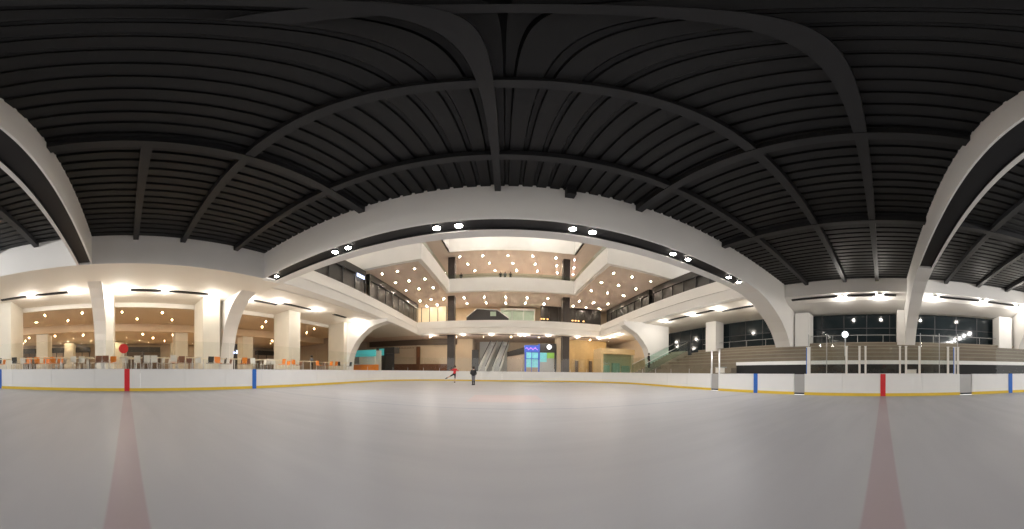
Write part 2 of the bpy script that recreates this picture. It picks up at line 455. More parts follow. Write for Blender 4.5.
# ---------------------------------------------------------------- right side: fascia, soffit, columns, glazing
rf = [(XR, ZD + .3), (XR, 8.25), (20.6, 7.75), (23.2, 7.3), (25.6, 7.3), (25.6, ZD + .3)]
struct('wall_right_fascia', MB().prism(rf, YEND, YF1 - .05, 'y'), 'white_paint')
for Y0, Y1 in ((18.3, 19.9), (7.0, 8.4), (-2.7, -1.3), (-13.0, -11.5)):
    top = 7.2 if Y0 < 10 else ZG
    struct('wall_column', MB().box(21.9, 23.4, Y0, Y1, 3.7, top), 'white_paint')
gz = MB().box(24, 24.1, YEND, 31, 3.6, 7.5)
struct('window_1', gz, 'night_glass')
mu = MB()
yy = YEND
while yy < 31:
    mu.box(23.94, 24.0, yy, yy + .07, 3.6, 7.5); yy += 2.3
mu.box(23.93, 24.0, YEND, 31, 5.8, 5.86).box(23.9, 24.1, YEND, 31, 3.5, 3.62)
struct('window_1_mullions', mu, 'steel_dark')
struct('wall_right', MB().box(24.0, 24.4, YEND, 31, .7, 3.55), 'bleacher')

# bleachers
def bleachers():
    root = empty('bleachers', (16, 0, .7), 'brown stepped bleachers with white front parapet along the right side', 'bleachers')
    rel = root.location
    y0, y1 = YEND, 21.5
    zs = []
    mb = MB(); ed = MB()
    X, z = 16.25, 2.05
    for r in range(6):
        MB().box(X, min(X + 1.2, 23.45), y0, y1, z - .5, z).build('step', 'bleacher', root, rel=rel)
        MB().box(X - .03, X + .32, y0, y1, z, z + .07).build('bench_board', 'bleacher_edge', root, rel=rel)
        X += 1.2; z += .41
    mb.box(16.3, 23.4, y0, y1, .7, 1.55)
    # planks on the treads
    mb.build('base', 'bleacher', root, rel=rel)
    MB().box(16.0, 16.2, y0, 11.2, 1.86, 2.12).build('parapet', 'white_paint', root, rel=rel, label='white front parapet band')
    MB().box(16.05, 16.28, y0, 11.2, .7, 1.86).build('dark_void_face', 'void_dark', root, rel=rel, label='black face painted for the dark void under the parapet')  # shade of the open void under the stand, put into a near-black colour
    fr = MB()
    fr.box(14.3, 16.3, 11.2, y1, .7, 1.25).box(15.3, 16.3, 11.2, y1, 1.25, 1.65)
    fr.build('lower_steps', 'bleacher', root, rel=rel)
    return root
bleachers()
# dark bench floor items: low white box near the gate
hr_ = MB()
for X, z in ((22.6, 4.15),):
    y = -24.0
    while y < 21: hr_.cyl(X, y, z - .5, z + .75, .025, 6); y += 2.4
    hr_.tube([(X, -24, z + .75), (X, 21, z + .75)], .03, 6)
tag(hr_.build('handrail', 'gate_grey'), 'long steel handrail along the upper bleacher walkway on the right', 'handrail')

# glass sided stair at the far end of the bleachers
st = empty('staircase', (14.4, 23, 1.15), 'short staircase with sloping glass sides beside the far end of the bleachers', 'staircase')
rel = st.location
mb = MB().box(14.6, 20.6, 21.7, 24.4, .7, 1.2)
for i in range(14): mb.box(14.6 + i*.42, 20.6, 21.7, 24.4, 1.15 + i*.2 - .02, 1.35 + i*.2)
mb.build('steps', 'bleacher_edge', st, rel=rel)
for yy in (21.65, 24.45):
    poly = [(14.3, 1.15), (20.5, 4.0), (20.5, 5.0), (14.3, 2.15)]
    MB().prism(poly, yy - .02, yy + .02, 'y').build('glass_side', 'green_glass', st, rel=rel)
    MB().tube([(14.3, yy, 2.2), (20.5, yy, 5.05)], .035, 6).build('handrail', 'alu', st, rel=rel)

# ---------------------------------------------------------------- atrium
def edgeL(Y): return -13.5 - 1.3 * (Y - 9.5) / 29.5
def edgeR(Y): return 16.0 + .2 * (Y - 9.5) / 29.5
Y0, Y1 = YF1, 39.0
low = [(edgeL(Y0), Y0), (edgeL(Y1), Y1), (edgeR(Y1), Y1), (edgeR(Y0), Y0), (27, Y0), (27, 54), (-27, 54), (-27, Y0)]
struct('floor_level_one', MB().prism(low, ZG, 8.55), 'white_paint')
def par(d, z0, z1, name, m, Ya=Y0, t=.2, p=None):
    a = [(edgeL(Ya) - d, Ya), (edgeL(Y1) - d, Y1 + d), (edgeR(Y1) + d, Y1 + d), (edgeR(Ya) + d, Ya)]
    e = d + t
    b = [(edgeR(Ya) + e, Ya), (edgeR(Y1) + e, Y1 + e), (edgeL(Y1) - e, Y1 + e), (edgeL(Ya) - e, Ya)]
    return MB().prism(a + b, z0, z1)
struct('wall_level_one_parapet', par(.35, 8.55, 9.75, '', ''), 'white_paint')
struct('trim_50', par(-.06, 8.45, 8.6, '', '', t=.4), 'white_paint')
# level two ring (void inside)
VX0, VX1, VY0, VY1 = -9.4, 11.4, 25.5, 39.0
def ring(z0, z1, name, m, out=27, back=54):
    mb = MB().box(-out, VX0, VY0, back, z0, z1).box(VX1, out + 5, VY0, back, z0, z1).box(VX0, VX1, VY1, back, z0, z1)
    struct(name, mb, m)
ring(14.84, 17.0, 'floor_level_two', 'white_paint')
def ringpar(d, z0, z1, name, m, t=.2):
    mb = MB()
    mb.box(VX0 - d - t, VX0 - d, VY0 + d, VY1 + d, z0, z1).box(VX1 + d, VX1 + d + t, VY0 + d, VY1 + d, z0, z1)
    mb.box(VX0 - d, VX1 + d, VY1 + d, VY1 + d + t, z0, z1)
    mb.box(-27, VX0 - d, VY0 + d, VY0 + d + t, z0, z1).box(VX1 + d, 32, VY0 + d, VY0 + d + t, z0, z1)
    struct(name, mb, m)
ringpar(0.0, 17.0, 17.3, 'wall_level_two_parapet', 'white_paint')
ringpar(.05, 17.3, 18.1, 'trim_51', 'green_glass', t=.04)
mb = MB().box(-27, VX0, VY0, 54, 22.7, 23).box(VX1, 32, VY0, 54, 22.7, 23).box(VX0, VX1, VY1, 54, 22.7, 23)
struct('ceiling_level_three', mb, 'pink_ceiling')
mb = MB().box(VX0, VX1, VY1 - .2, VY1, 22.7, 27).box(VX0 - .2, VX0, VY0, VY1, 22.7, 27).box(VX1, VX1 + .2, VY0, VY1, 22.7, 27).box(-27, VX0 + .01, VY0 - .2, VY0, 22.7, 27).box(VX1, 32, VY0 - .2, VY0, 22.7, 27)
struct('wall_level_three_face', mb, 'white_paint')
struct('ceiling_atrium', MB().box(-27, 32, YF1, 54, 27, 27.2), 'white_paint')
# coffered undersides of level two / level one
mb = MB().box(-27, VX0 - .6, VY0 + .6, 54, 14.8, 14.84).box(VX1 + .6, 32, VY0 + .6, 54, 14.8, 14.84).box(VX0 - .6, VX1 + .6, VY1 + .6, 54, 14.8, 14.84)
struct('ceiling_level_one', mb, 'pink_ceiling')
mb = MB().box(-24, 24, 40.2, 54, ZG - .04, ZG)
mb.box(-30, -24, 33, 54, ZG - .04, ZG)
struct('ceiling_ground_back', mb, 'pink_ceiling')
mb = MB().box(-24, -14.9, 10.2, 40.2, ZG - .04, ZG).box(16.6, 25, 10.2, 40.2, ZG - .04, ZG)
struct('ceiling_ground_side', mb, 'cream_paint')
# walls behind
struct('wall_back_ground', MB().box(-30, x_on(472, 46), 46, 46.3, 1.15, ZG).box(-4.9, 30, 52, 52.3, 1.15, ZG), 'wall_beige')
struct('wall_back_level_one', MB().box(-27, 32, 50, 50.3, 8.55, 14.8), 'warm_panel')
struct('wall_back_level_two', MB().box(-27, 32, 51, 51.3, 15.9, 22.7), 'pink_ceiling')
struct('wall_left_level_one', MB().box(-18.9, -18.6, 9.8, 50, 8.55, 14.8), 'warm_panel')
struct('wall_right_level_one', MB().box(22.5, 22.8, 9.8, 50, 8.55, 14.8), 'shop_dark')
struct('wall_left_upper', MB().box(-27.3, -27, YF1, 54, 14.8, 27), 'white_paint')
struct('wall_right_upper', MB().box(32, 32.3, YF1, 54, 14.8, 27), 'white_paint')
struct('wall_girder_infill', MB().box(-27, XL, YF1 - .3, YF1 - .02, ZG, 14.8).box(XR, 27, YF1 - .3, YF1 - .02, ZG, 14.8), 'white_paint')
struct('wall_above_girder', MB().box(-27, 32, YF1 - .3, YF1 - .1, ZD + .3, 27), 'white_paint')
struct('wall_right_end', MB().box(24, 24.3, 31.3, 52, .7, ZG).box(21.5, 25, 31, 31.3, .7, ZG), 'wall_beige')
struct('wall_left_end', MB().box(-30, -29.7, 33.3, 46, .7, ZG + .4), 'wall_taupe')
# dark square columns
for cx in (x_on(451, 41.5), x_on(565, 41.5)):
    for z0, z1 in ((1.15, ZG), (8.55, 14.8), (15.9, 22.7)):
        struct('wall_dark_column', MB().box(cx - .62, cx + .62, 41, 42.2, z0, z1), 'column_dark')

# ground level back wall features -------------------------------------------------
YW = 46
def wx(x, Y=YW): return x_on(x, Y)
struct('trim_60', MB().box(wx(370), wx(457), YW - .35, YW, z_at_Y(415, 345.5, YW), ZG - .04), 'shop_brown')
tag(MB().box(wx(385), wx(447), YW - .12, YW, 1.15, z_at_Y(415, 364, YW)).build('wood_dado', 'wood_dado'), 'low dark wood wall panel behind the far boards left of centre', 'panel')
tag(MB().box(wx(417), wx(420.4), YW - .5, YW - .14, 1.15, z_at_Y(418, 346.8, YW)).build('slim_pillar', 'wood_dado'), 'slim dark brown pillar on the beige back wall, left of the dark column', 'pillar')
mb = MB()
for i, xx in enumerate((397, 399.5, 402, 405, 408, 410.5, 413)):
    h = .18 if i != 3 else .35
    c = wx(xx); zc = z_at_Y(xx, 348, YW)
    mb.tube([(c - .12, YW - .06, zc), (c, YW - .06, zc + h), (c + .12, YW - .06, zc)], .035, 5)
mb.box(wx(396.5), wx(413.5), YW - .07, YW - .01, z_at_Y(405, 348.4, YW) - .02, z_at_Y(405, 348.4, YW) + .03)
tag(mb.build('wall_sign', 'wood_dado'), 'faint brown lettering on the beige wall behind the far boards', 'sign')
tag(MB().box(wx(472), wx(478.5), 45.6, 46.0, 1.15, z_at_Y(475, 350, YW)).build('doorway', 'shop_dark'), 'dark doorway opening left of the escalators', 'doorway')

def escalator(x0, label):
    root = empty('escalator', (x0, 42, 1.15), label, 'escalator', 'escalators behind the far boards')
    p0 = Vector((0, 0, 0)); p1 = Vector((1.7, 7.8, 5.6))
    mb = MB()
    n = 16
    for i in range(n):
        a = p0.lerp(p1, i / n)
        mb.box(a.x - .5, a.x + .55, a.y, a.y + 8.3/n, max(a.z - .5, 0), a.z + .15)
    mb.build('steps', 'gate_grey', root)
    for sx in (-.62, .62):
        q = Vector((sx, 0, 0))
        vs = []
        for e in (p0, p1):
            for dz in (-.2, .95):
                for dx in (-.06, .06): vs.append(e + q + Vector((dx, 0, max(dz, -.0) if e is p0 else dz)))
        MB().add(vs, [(0,1,3,2),(4,6,7,5),(0,4,5,1),(2,3,7,6),(0,2,6,4),(1,5,7,3)]).build('balustrade', 'escalator_white', root)
        MB().tube([p0 + q + Vector((0, -.4, .95)), p0 + q + Vector((0, 0, 1.03)), p1 + q + Vector((0, 0, 1.03))], .07, 6).build('handrail', 'steel_dark', root)
    return root
escalator(wx(482, 42), 'white sided escalator with black handrail nearer the beige wall')
escalator(wx(496, 42), 'white sided escalator with black handrail nearer the blue lit shop')
struct('wall_back_passage', MB().box(-9, wx(480, 51.6), 51.5, 51.7, 1.15, ZG).box(wx(472) - .01, wx(472) + .15, 46.3, 51.5, 1.15, ZG), 'wall_taupe')
struct('wall_back_escalator', MB().box(wx(479.5, 51.2), wx(507), 51.2, 51.4, 1.15, ZG), 'escalator_white')

# the blue and cyan lit shop
bs = empty('lit_shop', (wx(530, 43), 43, 1.15), 'shop glowing blue and cyan with purple sign behind the far boards', 'shop')
rel = bs.location
xa, xb, xc, xd = wx(507, 45), wx(524, 44), wx(538.5, 43), wx(556, 43)
MB().add([(xa, 45.5, 1.15), (xb, 44, 1.15), (xb, 44.3, 1.15), (xa, 45.8, 1.15), (xa, 45.5, 4.4), (xb, 44, 5.0), (xb, 44.3, 5.0), (xa, 45.8, 4.4)],
         [(3,2,1,0),(4,5,6,7),(0,1,5,4),(1,2,6,5),(2,3,7,6),(3,0,4,7)]).build('side_wall', 'wall_taupe', bs, rel=rel)
MB().add([(xa, 45.4, 4.0), (xb, 43.9, 4.5), (xb, 44, 4.5), (xa, 45.5, 4.0), (xa, 45.4, 4.9), (xb, 43.9, 5.7), (xb, 44, 5.7), (xa, 45.5, 4.9)],
         [(3,2,1,0),(4,5,6,7),(0,1,5,4),(1,2,6,5),(2,3,7,6),(3,0,4,7)]).build('side_fascia', 'shop_dark', bs, rel=rel)
MB().box(xb, xc, 43, 44, 4.75, 6.0).build('fascia', 'blue_lit', bs, rel=rel)
mb = MB(); c = (xb + xc) / 2
pts = [(c - 1.1 + i*.075, 42.93, 5.35 + .16*math.sin(i*.62) + .06*math.sin(i*1.7)) for i in range(30)]
mb.tube(pts, .06, 6).build('neon_sign', 'purple_lit', bs, rel=rel, label='wavy purple neon sign')
MB().box(xb + .35, xc - .1, 43.1, 43.2, 2.0, 4.7).build('display_window', 'cyan_lit', bs, rel=rel)
MB().box((xb+xc)/2 - .05, (xb+xc)/2 + .05, 42.95, 43.08, 1.15, 4.76).box(xb, xc, 42.95, 43.08, 3.5, 3.6).box(xb, xb + .3, 42.95, 43.2, 1.15, 4.75).box(xc - .1, xc + .2, 42.95, 43.2, 1.15, 6.3).build('frame', 'blue_lit', bs, rel=rel)
MB().box(xc + .2, xd, 43, 44, 4.75, 6.4).build('fascia', 'shop_dark', bs, rel=rel)
MB().tube([(xc + 1.9, 42.98, 5.75), (xc + 1.9, 42.9, 5.75)], .42, 20).build('round_sign', 'white_lit', bs, rel=rel, label='round white lit sign')
MB().box(xc + .25, xc + 1.5, 43.1, 43.2, 3.0, 4.7).build('display_window', 'cyan_lit', bs, rel=rel)
MB().box(xc + 1.55, xd - .35, 43.1, 43.2, 3.7, 4.7).build('display_window', 'green_lit', bs, rel=rel)
MB().box(xc + .25, xd - .35, 43.15, 43.25, 1.15, 3.0).box(xc+1.55, xd-.35, 43.15, 43.25, 3.0, 3.7).build('display_panel', 'gate_grey', bs, rel=rel)
MB().box(xd - .3, xd, 42.9, 43.2, 1.15, 4.75).build('frame', 'shop_dark', bs, rel=rel)
MB().box(xb+.35, xc-.1, 43.12, 43.3, 1.15, 2.0).build('counter', 'wall_taupe', bs, rel=rel)
# golden wall with dark slots
struct('wall_gold', MB().box(wx(569, 45), wx(606, 45), 45, 45.3, 1.15, ZG - .04), 'gold_wall')
struct('wall_beige_pier', MB().box(wx(556.5, 43), wx(561, 43), 43, 45, 1.15, ZG - .04), 'wall_beige')
for i, xx in enumerate((576.5, 590, 599)):
    c = wx(xx, 44.9); b_ = empty('display_stand', (c, 44.7, 1.15), ['narrow dark display stand against the gold wall, nearest the dark column', 'narrow dark display stand in the middle of the gold wall', 'narrow dark display stand beside the timber kiosk'][i], 'stand')
    MB().box(-.45, .45, -.2, .2, 0, .1).box(-.3, .3, -.08, .08, .1, 2.3).build('panel', 'shop_brown', b_)
    MB().box(-.38, .38, -.12, .12, 2.3, 2.45).build('top', 'timber', b_)
# timber kiosk
kx0, kx1 = wx(600.5, 38), wx(650, 31)
kk = empty('timber_kiosk', ((kx0 + kx1)/2, 33, 1.15), 'pale timber kiosk with green glass front left of the right-hand staircase', 'kiosk')
rel = kk.location
MB().box(wx(601, 36), 21.5, 36, 39.5, 4.3, 5.2).box(wx(601, 36), wx(601, 36) + .4, 36, 39.5, 1.15, 4.3).build('timber_surround', 'timber', kk, rel=rel)
MB().box(wx(601, 36) + .4, 21.5, 37.2, 37.4, 1.15, 4.3).build('back_wall', 'warm_panel', kk, rel=rel)
MB().box(wx(602, 36) + .2, 21.3, 36.1, 36.16, 1.3, 4.2).build('glass_front', 'green_glass', kk, rel=rel)
for i in range(3): MB().box(wx(604 + i*10, 36), wx(611 + i*10, 36), 36.5, 37, 1.15, 2.4 + .4*(i % 2)).build('display_shelf', 'frost_green', kk, rel=rel)
# teal kiosk at left
tx0, tx1 = wx(353, 29), wx(375, 29)
tk = empty('teal_kiosk', ((tx0+tx1)/2, 29.5, 1.15), 'juice kiosk with teal sign board and orange counter by the far left corner', 'kiosk')
rel = tk.location
MB().box(tx0, tx1, 29, 29.3, 3.15, 4.1).build('sign_board', 'teal_lit', tk, rel=rel, label='teal sign board')
MB().box(tx0, tx1, 29, 30, 1.15, 2.0).build('counter', 'orange_plastic', tk, rel=rel)
MB().box(tx0, tx1, 28.9, 30.1, 2.0, 2.1).build('counter_top', 'white_plastic', tk, rel=rel)
for xp in (tx0, tx1 - .15): MB().box(xp, xp + .15, 29, 29.15, 2.1, 3.15).build('post', 'white_plastic', tk, rel=rel)
MB().box(tx0, tx1, 30.6, 30.8, 1.15, 4.1).build('back_panel', 'white_plastic', tk, rel=rel)
sh = shop('grey_shop', wx(376, 34), wx(394, 34), 34, 36, 'dark grey shop front between the teal kiosk and the lettered wall', lit='steel_dark', z1=4.9)
MB().box(wx(379.5, 34), wx(384, 34), 33.85, 33.98, 3.6, 4.7).build('light_panel', 'teal_lit', sh, rel=sh.location)

# level one back wall features
def panel(name, xa, xb, ya, yb, Y, m, label, cat='shopfront', t=.2):
    xm = (xa + xb) / 2
    o = MB().box(x_on(xa, Y), x_on(xb, Y), Y - t, Y, z_at_Y(xm, yb, Y), z_at_Y(xm, ya, Y)).build(name, m)
    return o
def front(name, xa, xb, ya, yb, Y, m, label, mf='shop_dark', z0=8.55):
    xm = (xa + xb)/2; X0, X1 = x_on(xa, Y), x_on(xb, Y); zt = z_at_Y(xm, ya, Y)
    root = empty(name, ((X0+X1)/2, Y, z0), label, 'shopfront'); rel = root.location
    MB().box(X0, X1, Y, Y + .1, z0, zt - .35).build('window_pane', m, root, rel=rel)
    fm = MB().box(X0 - .1, X1 + .1, Y - .25, Y + .1, zt - .35, zt + .05)
    n = max(2, int((X1 - X0) / 1.8))
    for i in range(n + 1):
        xx = X0 + (X1 - X0 - .1) * i / n; fm.box(xx, xx + .1, Y - .12, Y, z0, zt - .35)
    fm.build('frame', mf, root, rel=rel)
front('bright_shopfront', 413, 446, 305.5, 318, 48, 'cream_lit', 'bright cream upper floor shopfront left of the dark column')
front('dark_shopfront', 540, 600, 306.5, 318, 48, 'shop_dark', 'dark upper floor shopfront right of centre above the far balcony')
front('teal_shopfront', 500, 534, 309, 318, 49, 'frost_green', 'pale turquoise upper floor window right of the upper escalator', mf='escalator_white')
for i, xx in enumerate((541, 543.5, 547, 572, 575, 578, 583)):
    r = empty('display_lamp', (x_on(xx, 47.95), 47.95, 11.95), 'small amber display lamp in the dark upper shopfront, %s from left' % ORD[i], 'lamp', 'amber display lamps')
    MB().box(-.16, .16, -.1, .04, 0, .22).build('lamp_glass', 'amber_lit', r)
    MB().box(-.2, .2, -.12, .05, .22, .28).build('lamp_cap', 'steel_dark', r)
ue = empty('upper_escalator', (x_on(470, 46), 46, 8.55), 'dark sided upper escalator behind the far balcony, right of the dark column', 'escalator')
vs = []
e0, e1 = x_on(466, 46) - x_on(470, 46), x_on(508, 46) - x_on(470, 46)
MB().prism([(e0, 0), (e1, 0), (e1, 3.0), (e1 - 2.2, 4.6), (e0 + 2.0, 4.9), (e0, 3.2)], -.1, .1, 'y').build('side_panel', 'steel_dark', ue)
MB().tube([(e0, -.12, 3.25), (e0 + 2.0, -.12, 4.95), (e1 - 2.2, -.12, 4.65), (e1, -.12, 3.05)], .09, 6).build('handrail', 'alu', ue)
MB().box(e0 + 4.6, e1 - 2.4, -.14, -.1, 3.4, 4.3).build('glass_strip', 'frost_green', ue)
# side shops on level one
for (ya, yb, lab) in ((12, 26, 'dark glazed upper shop on the left gallery nearest the girder'), (27, 45, 'dark glazed upper shop at the far end of the left gallery')):
    r_ = shop('gallery_shop', -18.5, -17.1, ya, yb, lab, lit='shop_dark', z0=8.55, z1=14.75)
    MB().box(-17.1, -17.04, ya + .5, min(ya + 9, yb - .5), 10.2, 11.3).build('display_window', 'steel_dark', r_, rel=r_.location)
    if ya == 12:
        MB().box(-17.1, -17.04, 24.0, 25.6, 13.35, 13.8).build('light_panel', 'bluewhite_lit', r_, rel=r_.location)
r_ = shop('gallery_shop', 21, 22.4, 14, 30, 'dark glazed upper shop on the right gallery nearest the girder', lit='shop_dark', z0=8.55, z1=14.75)
r_ = shop('gallery_shop', 21, 22.4, 31, 47, 'dark glazed upper shop at the far end of the right gallery', lit='shop_dark', z0=8.55, z1=14.75)

# ---------------------------------------------------------------- rink boards
def seg_path():
    """points along the inner face from right rear round the front to left rear"""
    pts = [(HW, -24.0), (HW, HL - RC)]
    cx, cy = HW - RC, HL - RC
    for k in range(1, 17):
        a = math.radians(90 * k / 16); pts.append((cx + RC*math.cos(a), cy + RC*math.sin(a)))
    pts.append((-cx, HL))
    for k in range(1, 17):
        a = math.radians(90 + 90 * k / 16); pts.append((-cx + RC*math.cos(a), cy + RC*math.sin(a)))
    pts.append((-HW, -24.0))
    return [Vector((p[0], p[1], 0)) for p in pts]
PATH = seg_path(); ACC = [0]
for i in range(1, len(PATH)): ACC.append(ACC[-1] + (PATH[i] - PATH[i-1]).length)
TOT = ACC[-1]
def at_s(s_):
    s_ = max(0, min(TOT, s_))
    for i in range(1, len(ACC)):
        if s_ <= ACC[i] or i == len(ACC) - 1:
            t = (s_ - ACC[i-1]) / (ACC[i] - ACC[i-1]); p = PATH[i-1].lerp(PATH[i], t)
            d = (PATH[i] - PATH[i-1]).normalized(); return p, Vector((d.y, -d.x, 0))
def strip(mb, s0, s1, z0, z1, o0, o1):
    ss = [s0] + [a for a in ACC if s0 + .02 < a < s1 - .02] + [s1]
    vs = []; fs = []
    for s_ in ss:
        p, n = at_s(s_)
        # smooth normals on the arcs: take mean of neighbours
        pa, na = at_s(s_ - .01); pb, nb = at_s(s_ + .01); n = (na + nb).normalized()
        vs += [p + n*o0 + Vector((0, 0, z0)), p + n*o1 + Vector((0, 0, z0)), p + n*o1 + Vector((0, 0, z1)), p + n*o0 + Vector((0, 0, z1))]
    for i in range(len(ss) - 1):
        a = i*4; b = a + 4
        for k in range(4): fs.append((a+k, a+(k+1)%4, b+(k+1)%4, b+k))
    fs += [(0,1,2,3), tuple(4*(len(ss)-1)+k for k in (3,2,1,0))]
    return mb.add(vs, fs)
BT = 1.2
rb = empty('rink_boards', (0, 0, 0), 'white hockey rink boards with yellow kick strip running round the ice', 'rink boards')
s_of_right = lambda Y: Y + 24.0
s_of_left = lambda Y: TOT - (Y + 24.0)
gates = [(s_of_right(4.4), s_of_right(5.05)), (s_of_right(-5.05), s_of_right(-4.3)), (s_of_right(10.6), s_of_right(11.3))]
marks = [(s_of_right(0), 'marker_red', 'red centre line marker'), (s_of_left(0), 'marker_red', 'red centre line marker')]
for Y in (7.6, -7.6): marks += [(s_of_right(Y), 'marker_blue', 'blue line marker'), (s_of_left(Y), 'marker_blue', 'blue line marker')]
stops = sorted([0, TOT] + [v for gt in gates for v in gt])
for a, b in zip(stops[:-1], stops[1:]):
    if any(abs(a - g0) < .01 for g0, g1 in gates):
        strip(MB(), a + .02, b - .02, .12, BT - .02, .05, .11).build('gate', 'gate_grey', rb, label='grey gate')
        strip(MB(), a + .02, b - .02, .02, .12, .04, .12).build('gate_sill', 'steel_dark', rb)
        continue
    n = max(1, round((b - a) / 2.45))
    for i in range(n):
        u, v = a + (b - a)*i/n, a + (b - a)*(i+1)/n
        strip(MB(), u + .006, v - .006, .16, BT - .03, 0, .12).build('board_panel', 'board_white', rb)
    strip(MB(), a, b, 0, .16, -.015, .12).build('kick_strip', 'kick_yellow', rb, label='yellow kick strip')
    strip(MB(), a, b, BT - .03, BT, -.02, .14).build('cap_rail', 'board_white', rb)
for s_, m_, lab in marks:
    strip(MB(), s_ - .14, s_ + .14, 0.0, BT + .005, -.022, .0).build('line_marker', m_, rb, label=lab)

# glass shields standing on the boards
GH = 1.57
def glass_run(s0, s1, n, side, group, h=GH, mpost='alu'):
    for i in range(n):
        u, v = s0 + (s1 - s0)*i/n, s0 + (s1 - s0)*(i+1)/n
        p, nn = at_s((u + v)/2)
        lab = 'clear glass shield, %s %s' % (ORD[i], side)
        r = empty('glass_shield', (p.x, p.y, BT), lab, 'glass panel', group)
        rel = r.location
        strip(MB(), u + .03, v - .03, BT, BT + h, .05, .062).build('pane', 'clear_glass', r, rel=rel)
        p2, n2 = at_s(u); q = p2 + n2*.056
        MB().box(q.x - .012, q.x + .012, q.y - .012, q.y + .012, BT, BT + .35).build('clip_post', mpost, r, rel=rel)
a_, b_ = s_of_left(HL - RC), s_of_left(-18)
glass_run(a_, b_, 16, 'from the far left corner along the food court', 'glass shields along the food court side')
glass_run(s_of_right(HL - RC), a_, 18, 'from the right corner round the far end', 'glass shields round the far end')
glass_run(s_of_right(11.35), s_of_right(HL - RC), 4, 'past the gate before the lower bleachers', 'glass shields in front of the lower bleachers')
glass_run(s_of_right(-18), s_of_right(-6.6), 5, 'from the near end of the bleachers', 'glass shields at the rear right')
# tall posts of the gate at right front
for i, Y in enumerate((10.6, 11.3)):
    tag(MB().cyl(13.1, Y, .0, 2.85, .06, 10).box(13.02, 13.18, Y - .08, Y + .08, 2.85, 2.88).build('gate_post', 'alu'), ['tall grey post on the near side of the gate by the lower bleachers', 'tall grey post on the far side of the gate by the lower bleachers'][i], 'post')
# players' bench screen: white posts and clear panes between
px_posts = [808.5, 846.5, 859.5, 865.5, 900, 906, 919.5, 948, 954.5, 958]
ys = [y_on(p, 13.06) for p in px_posts]
names = ['thick white post with blue edge at the left end of the bench glass', 'white post between the two left bench glass panes', 'left one of the close pair of white posts left of the red marker',
         'right one of the close pair of white posts left of the red marker', 'left one of the close pair of white posts right of the red marker', 'right one of the close pair of white posts right of the red marker',
         'slim white post right of the second close pair of posts', 'left one of the three posts at the right end of the bench glass', 'middle one of the three posts at the right end of the bench glass', 'right one of the three posts at the right end of the bench glass']
for i, Y in enumerate(ys):
    w_ = .11 if i == 0 else (.05 if i in (3, 4) else .055)
    r = empty('screen_post', (13.06, Y, BT), names[i], 'post', 'bench screen posts')
    MB().box(-.04, .04, -w_, w_, 0, 1.5).build('post', 'white_plastic', r)
    MB().box(-.055, .055, -w_ - .015, w_ + .015, 1.5, 1.53).build('post_cap', 'alu', r)
    if i in (0, 8): MB().box(-.045, -.04, w_ - .03, w_ + .02, 0, 1.5).build('blue_edge', 'marker_blue', r, label='blue edge strip')
allY = sorted(ys)
for i in range(len(allY) - 1):
    if allY[i+1] - allY[i] > .3:
        r = empty('bench_glass', (13.06, (allY[i] + allY[i+1])/2, BT), 'clear bench glass pane on the right boards, %s from the rear' % ORD[i], 'glass panel', 'bench glass panes')
        hw = (allY[i+1] - allY[i])/2 - .06
        MB().box(-.006, .006, -hw, hw, .02, 1.5).build('pane', 'clear_glass', r)
        MB().box(-.02, .02, -hw, hw, 0, .03).build('bottom_clip', 'alu', r)
# bench itself
bn = empty('players_bench', (14.6, 1.0, .7), 'long dark players bench behind the boards on the right', 'bench')
MB().box(-.2, .2, -5.5, 4, .42, .48).build('seat', 'wall_taupe', bn)
for yy in (-5, -2, 1, 3.6): MB().box(-.15, .15, yy - .04, yy + .04, 0, .42).build('leg', 'steel_dark', bn)
# penalty box rear glass with taller frame
for i, (ya, yb, lab) in enumerate(((2.4, 4.9, 'tall clear screen behind the bench, left of the red marker'), (-4.9, -2.4, 'tall clear screen behind the bench, right of the red marker'))):
    r = empty('bench_screen', (15.3, (ya+yb)/2, .7), lab, 'screen'); rel = r.location
    for yy in (ya, (ya + yb)/2, yb): MB().box(15.28, 15.32, yy - .02, yy + .02, .7, 3.85).build('post', 'gate_grey', r, rel=rel)
    MB().box(15.29, 15.31, ya + .03, yb - .03, 1.2, 3.8).build('pane', 'clear_glass', r, rel=rel)
gl = empty('globe_lamp', (17.6, y_on(845, 17.6), 2.4), 'round white globe lamp on a thin pole among the bleachers', 'lamp')
MB().cyl(0, 0, 0.1, 1.55, .03, 8).build('pole', 'alu', gl)
MB().cyl(0, 0, 0.06, .12, .16, 16).build('base', 'steel_dark', gl)
MB().sphere((0, 0, 1.75), .24, 20, 14).build('globe', 'white_lit', gl)
# small white equipment cases behind the boards
for i, (xx, zz) in enumerate(((721, 0), (911, .0))):
    r = empty('equipment_case', (15.2, y_on(xx, 15.2), .7), ['white equipment case just right of the gate by the lower bleachers', 'small white equipment case in the dark gap behind the bench glass'][i], 'case')
    MB().box(-.35, .35, -.3, .3, 0, .95 if i == 0 else .75).build('body', 'white_plastic', r, bevel=.02)
    MB().box(-.37, .37, -.32, .32, .95 if i == 0 else .75, 1.02 if i == 0 else .8).build('lid', 'gate_grey', r)

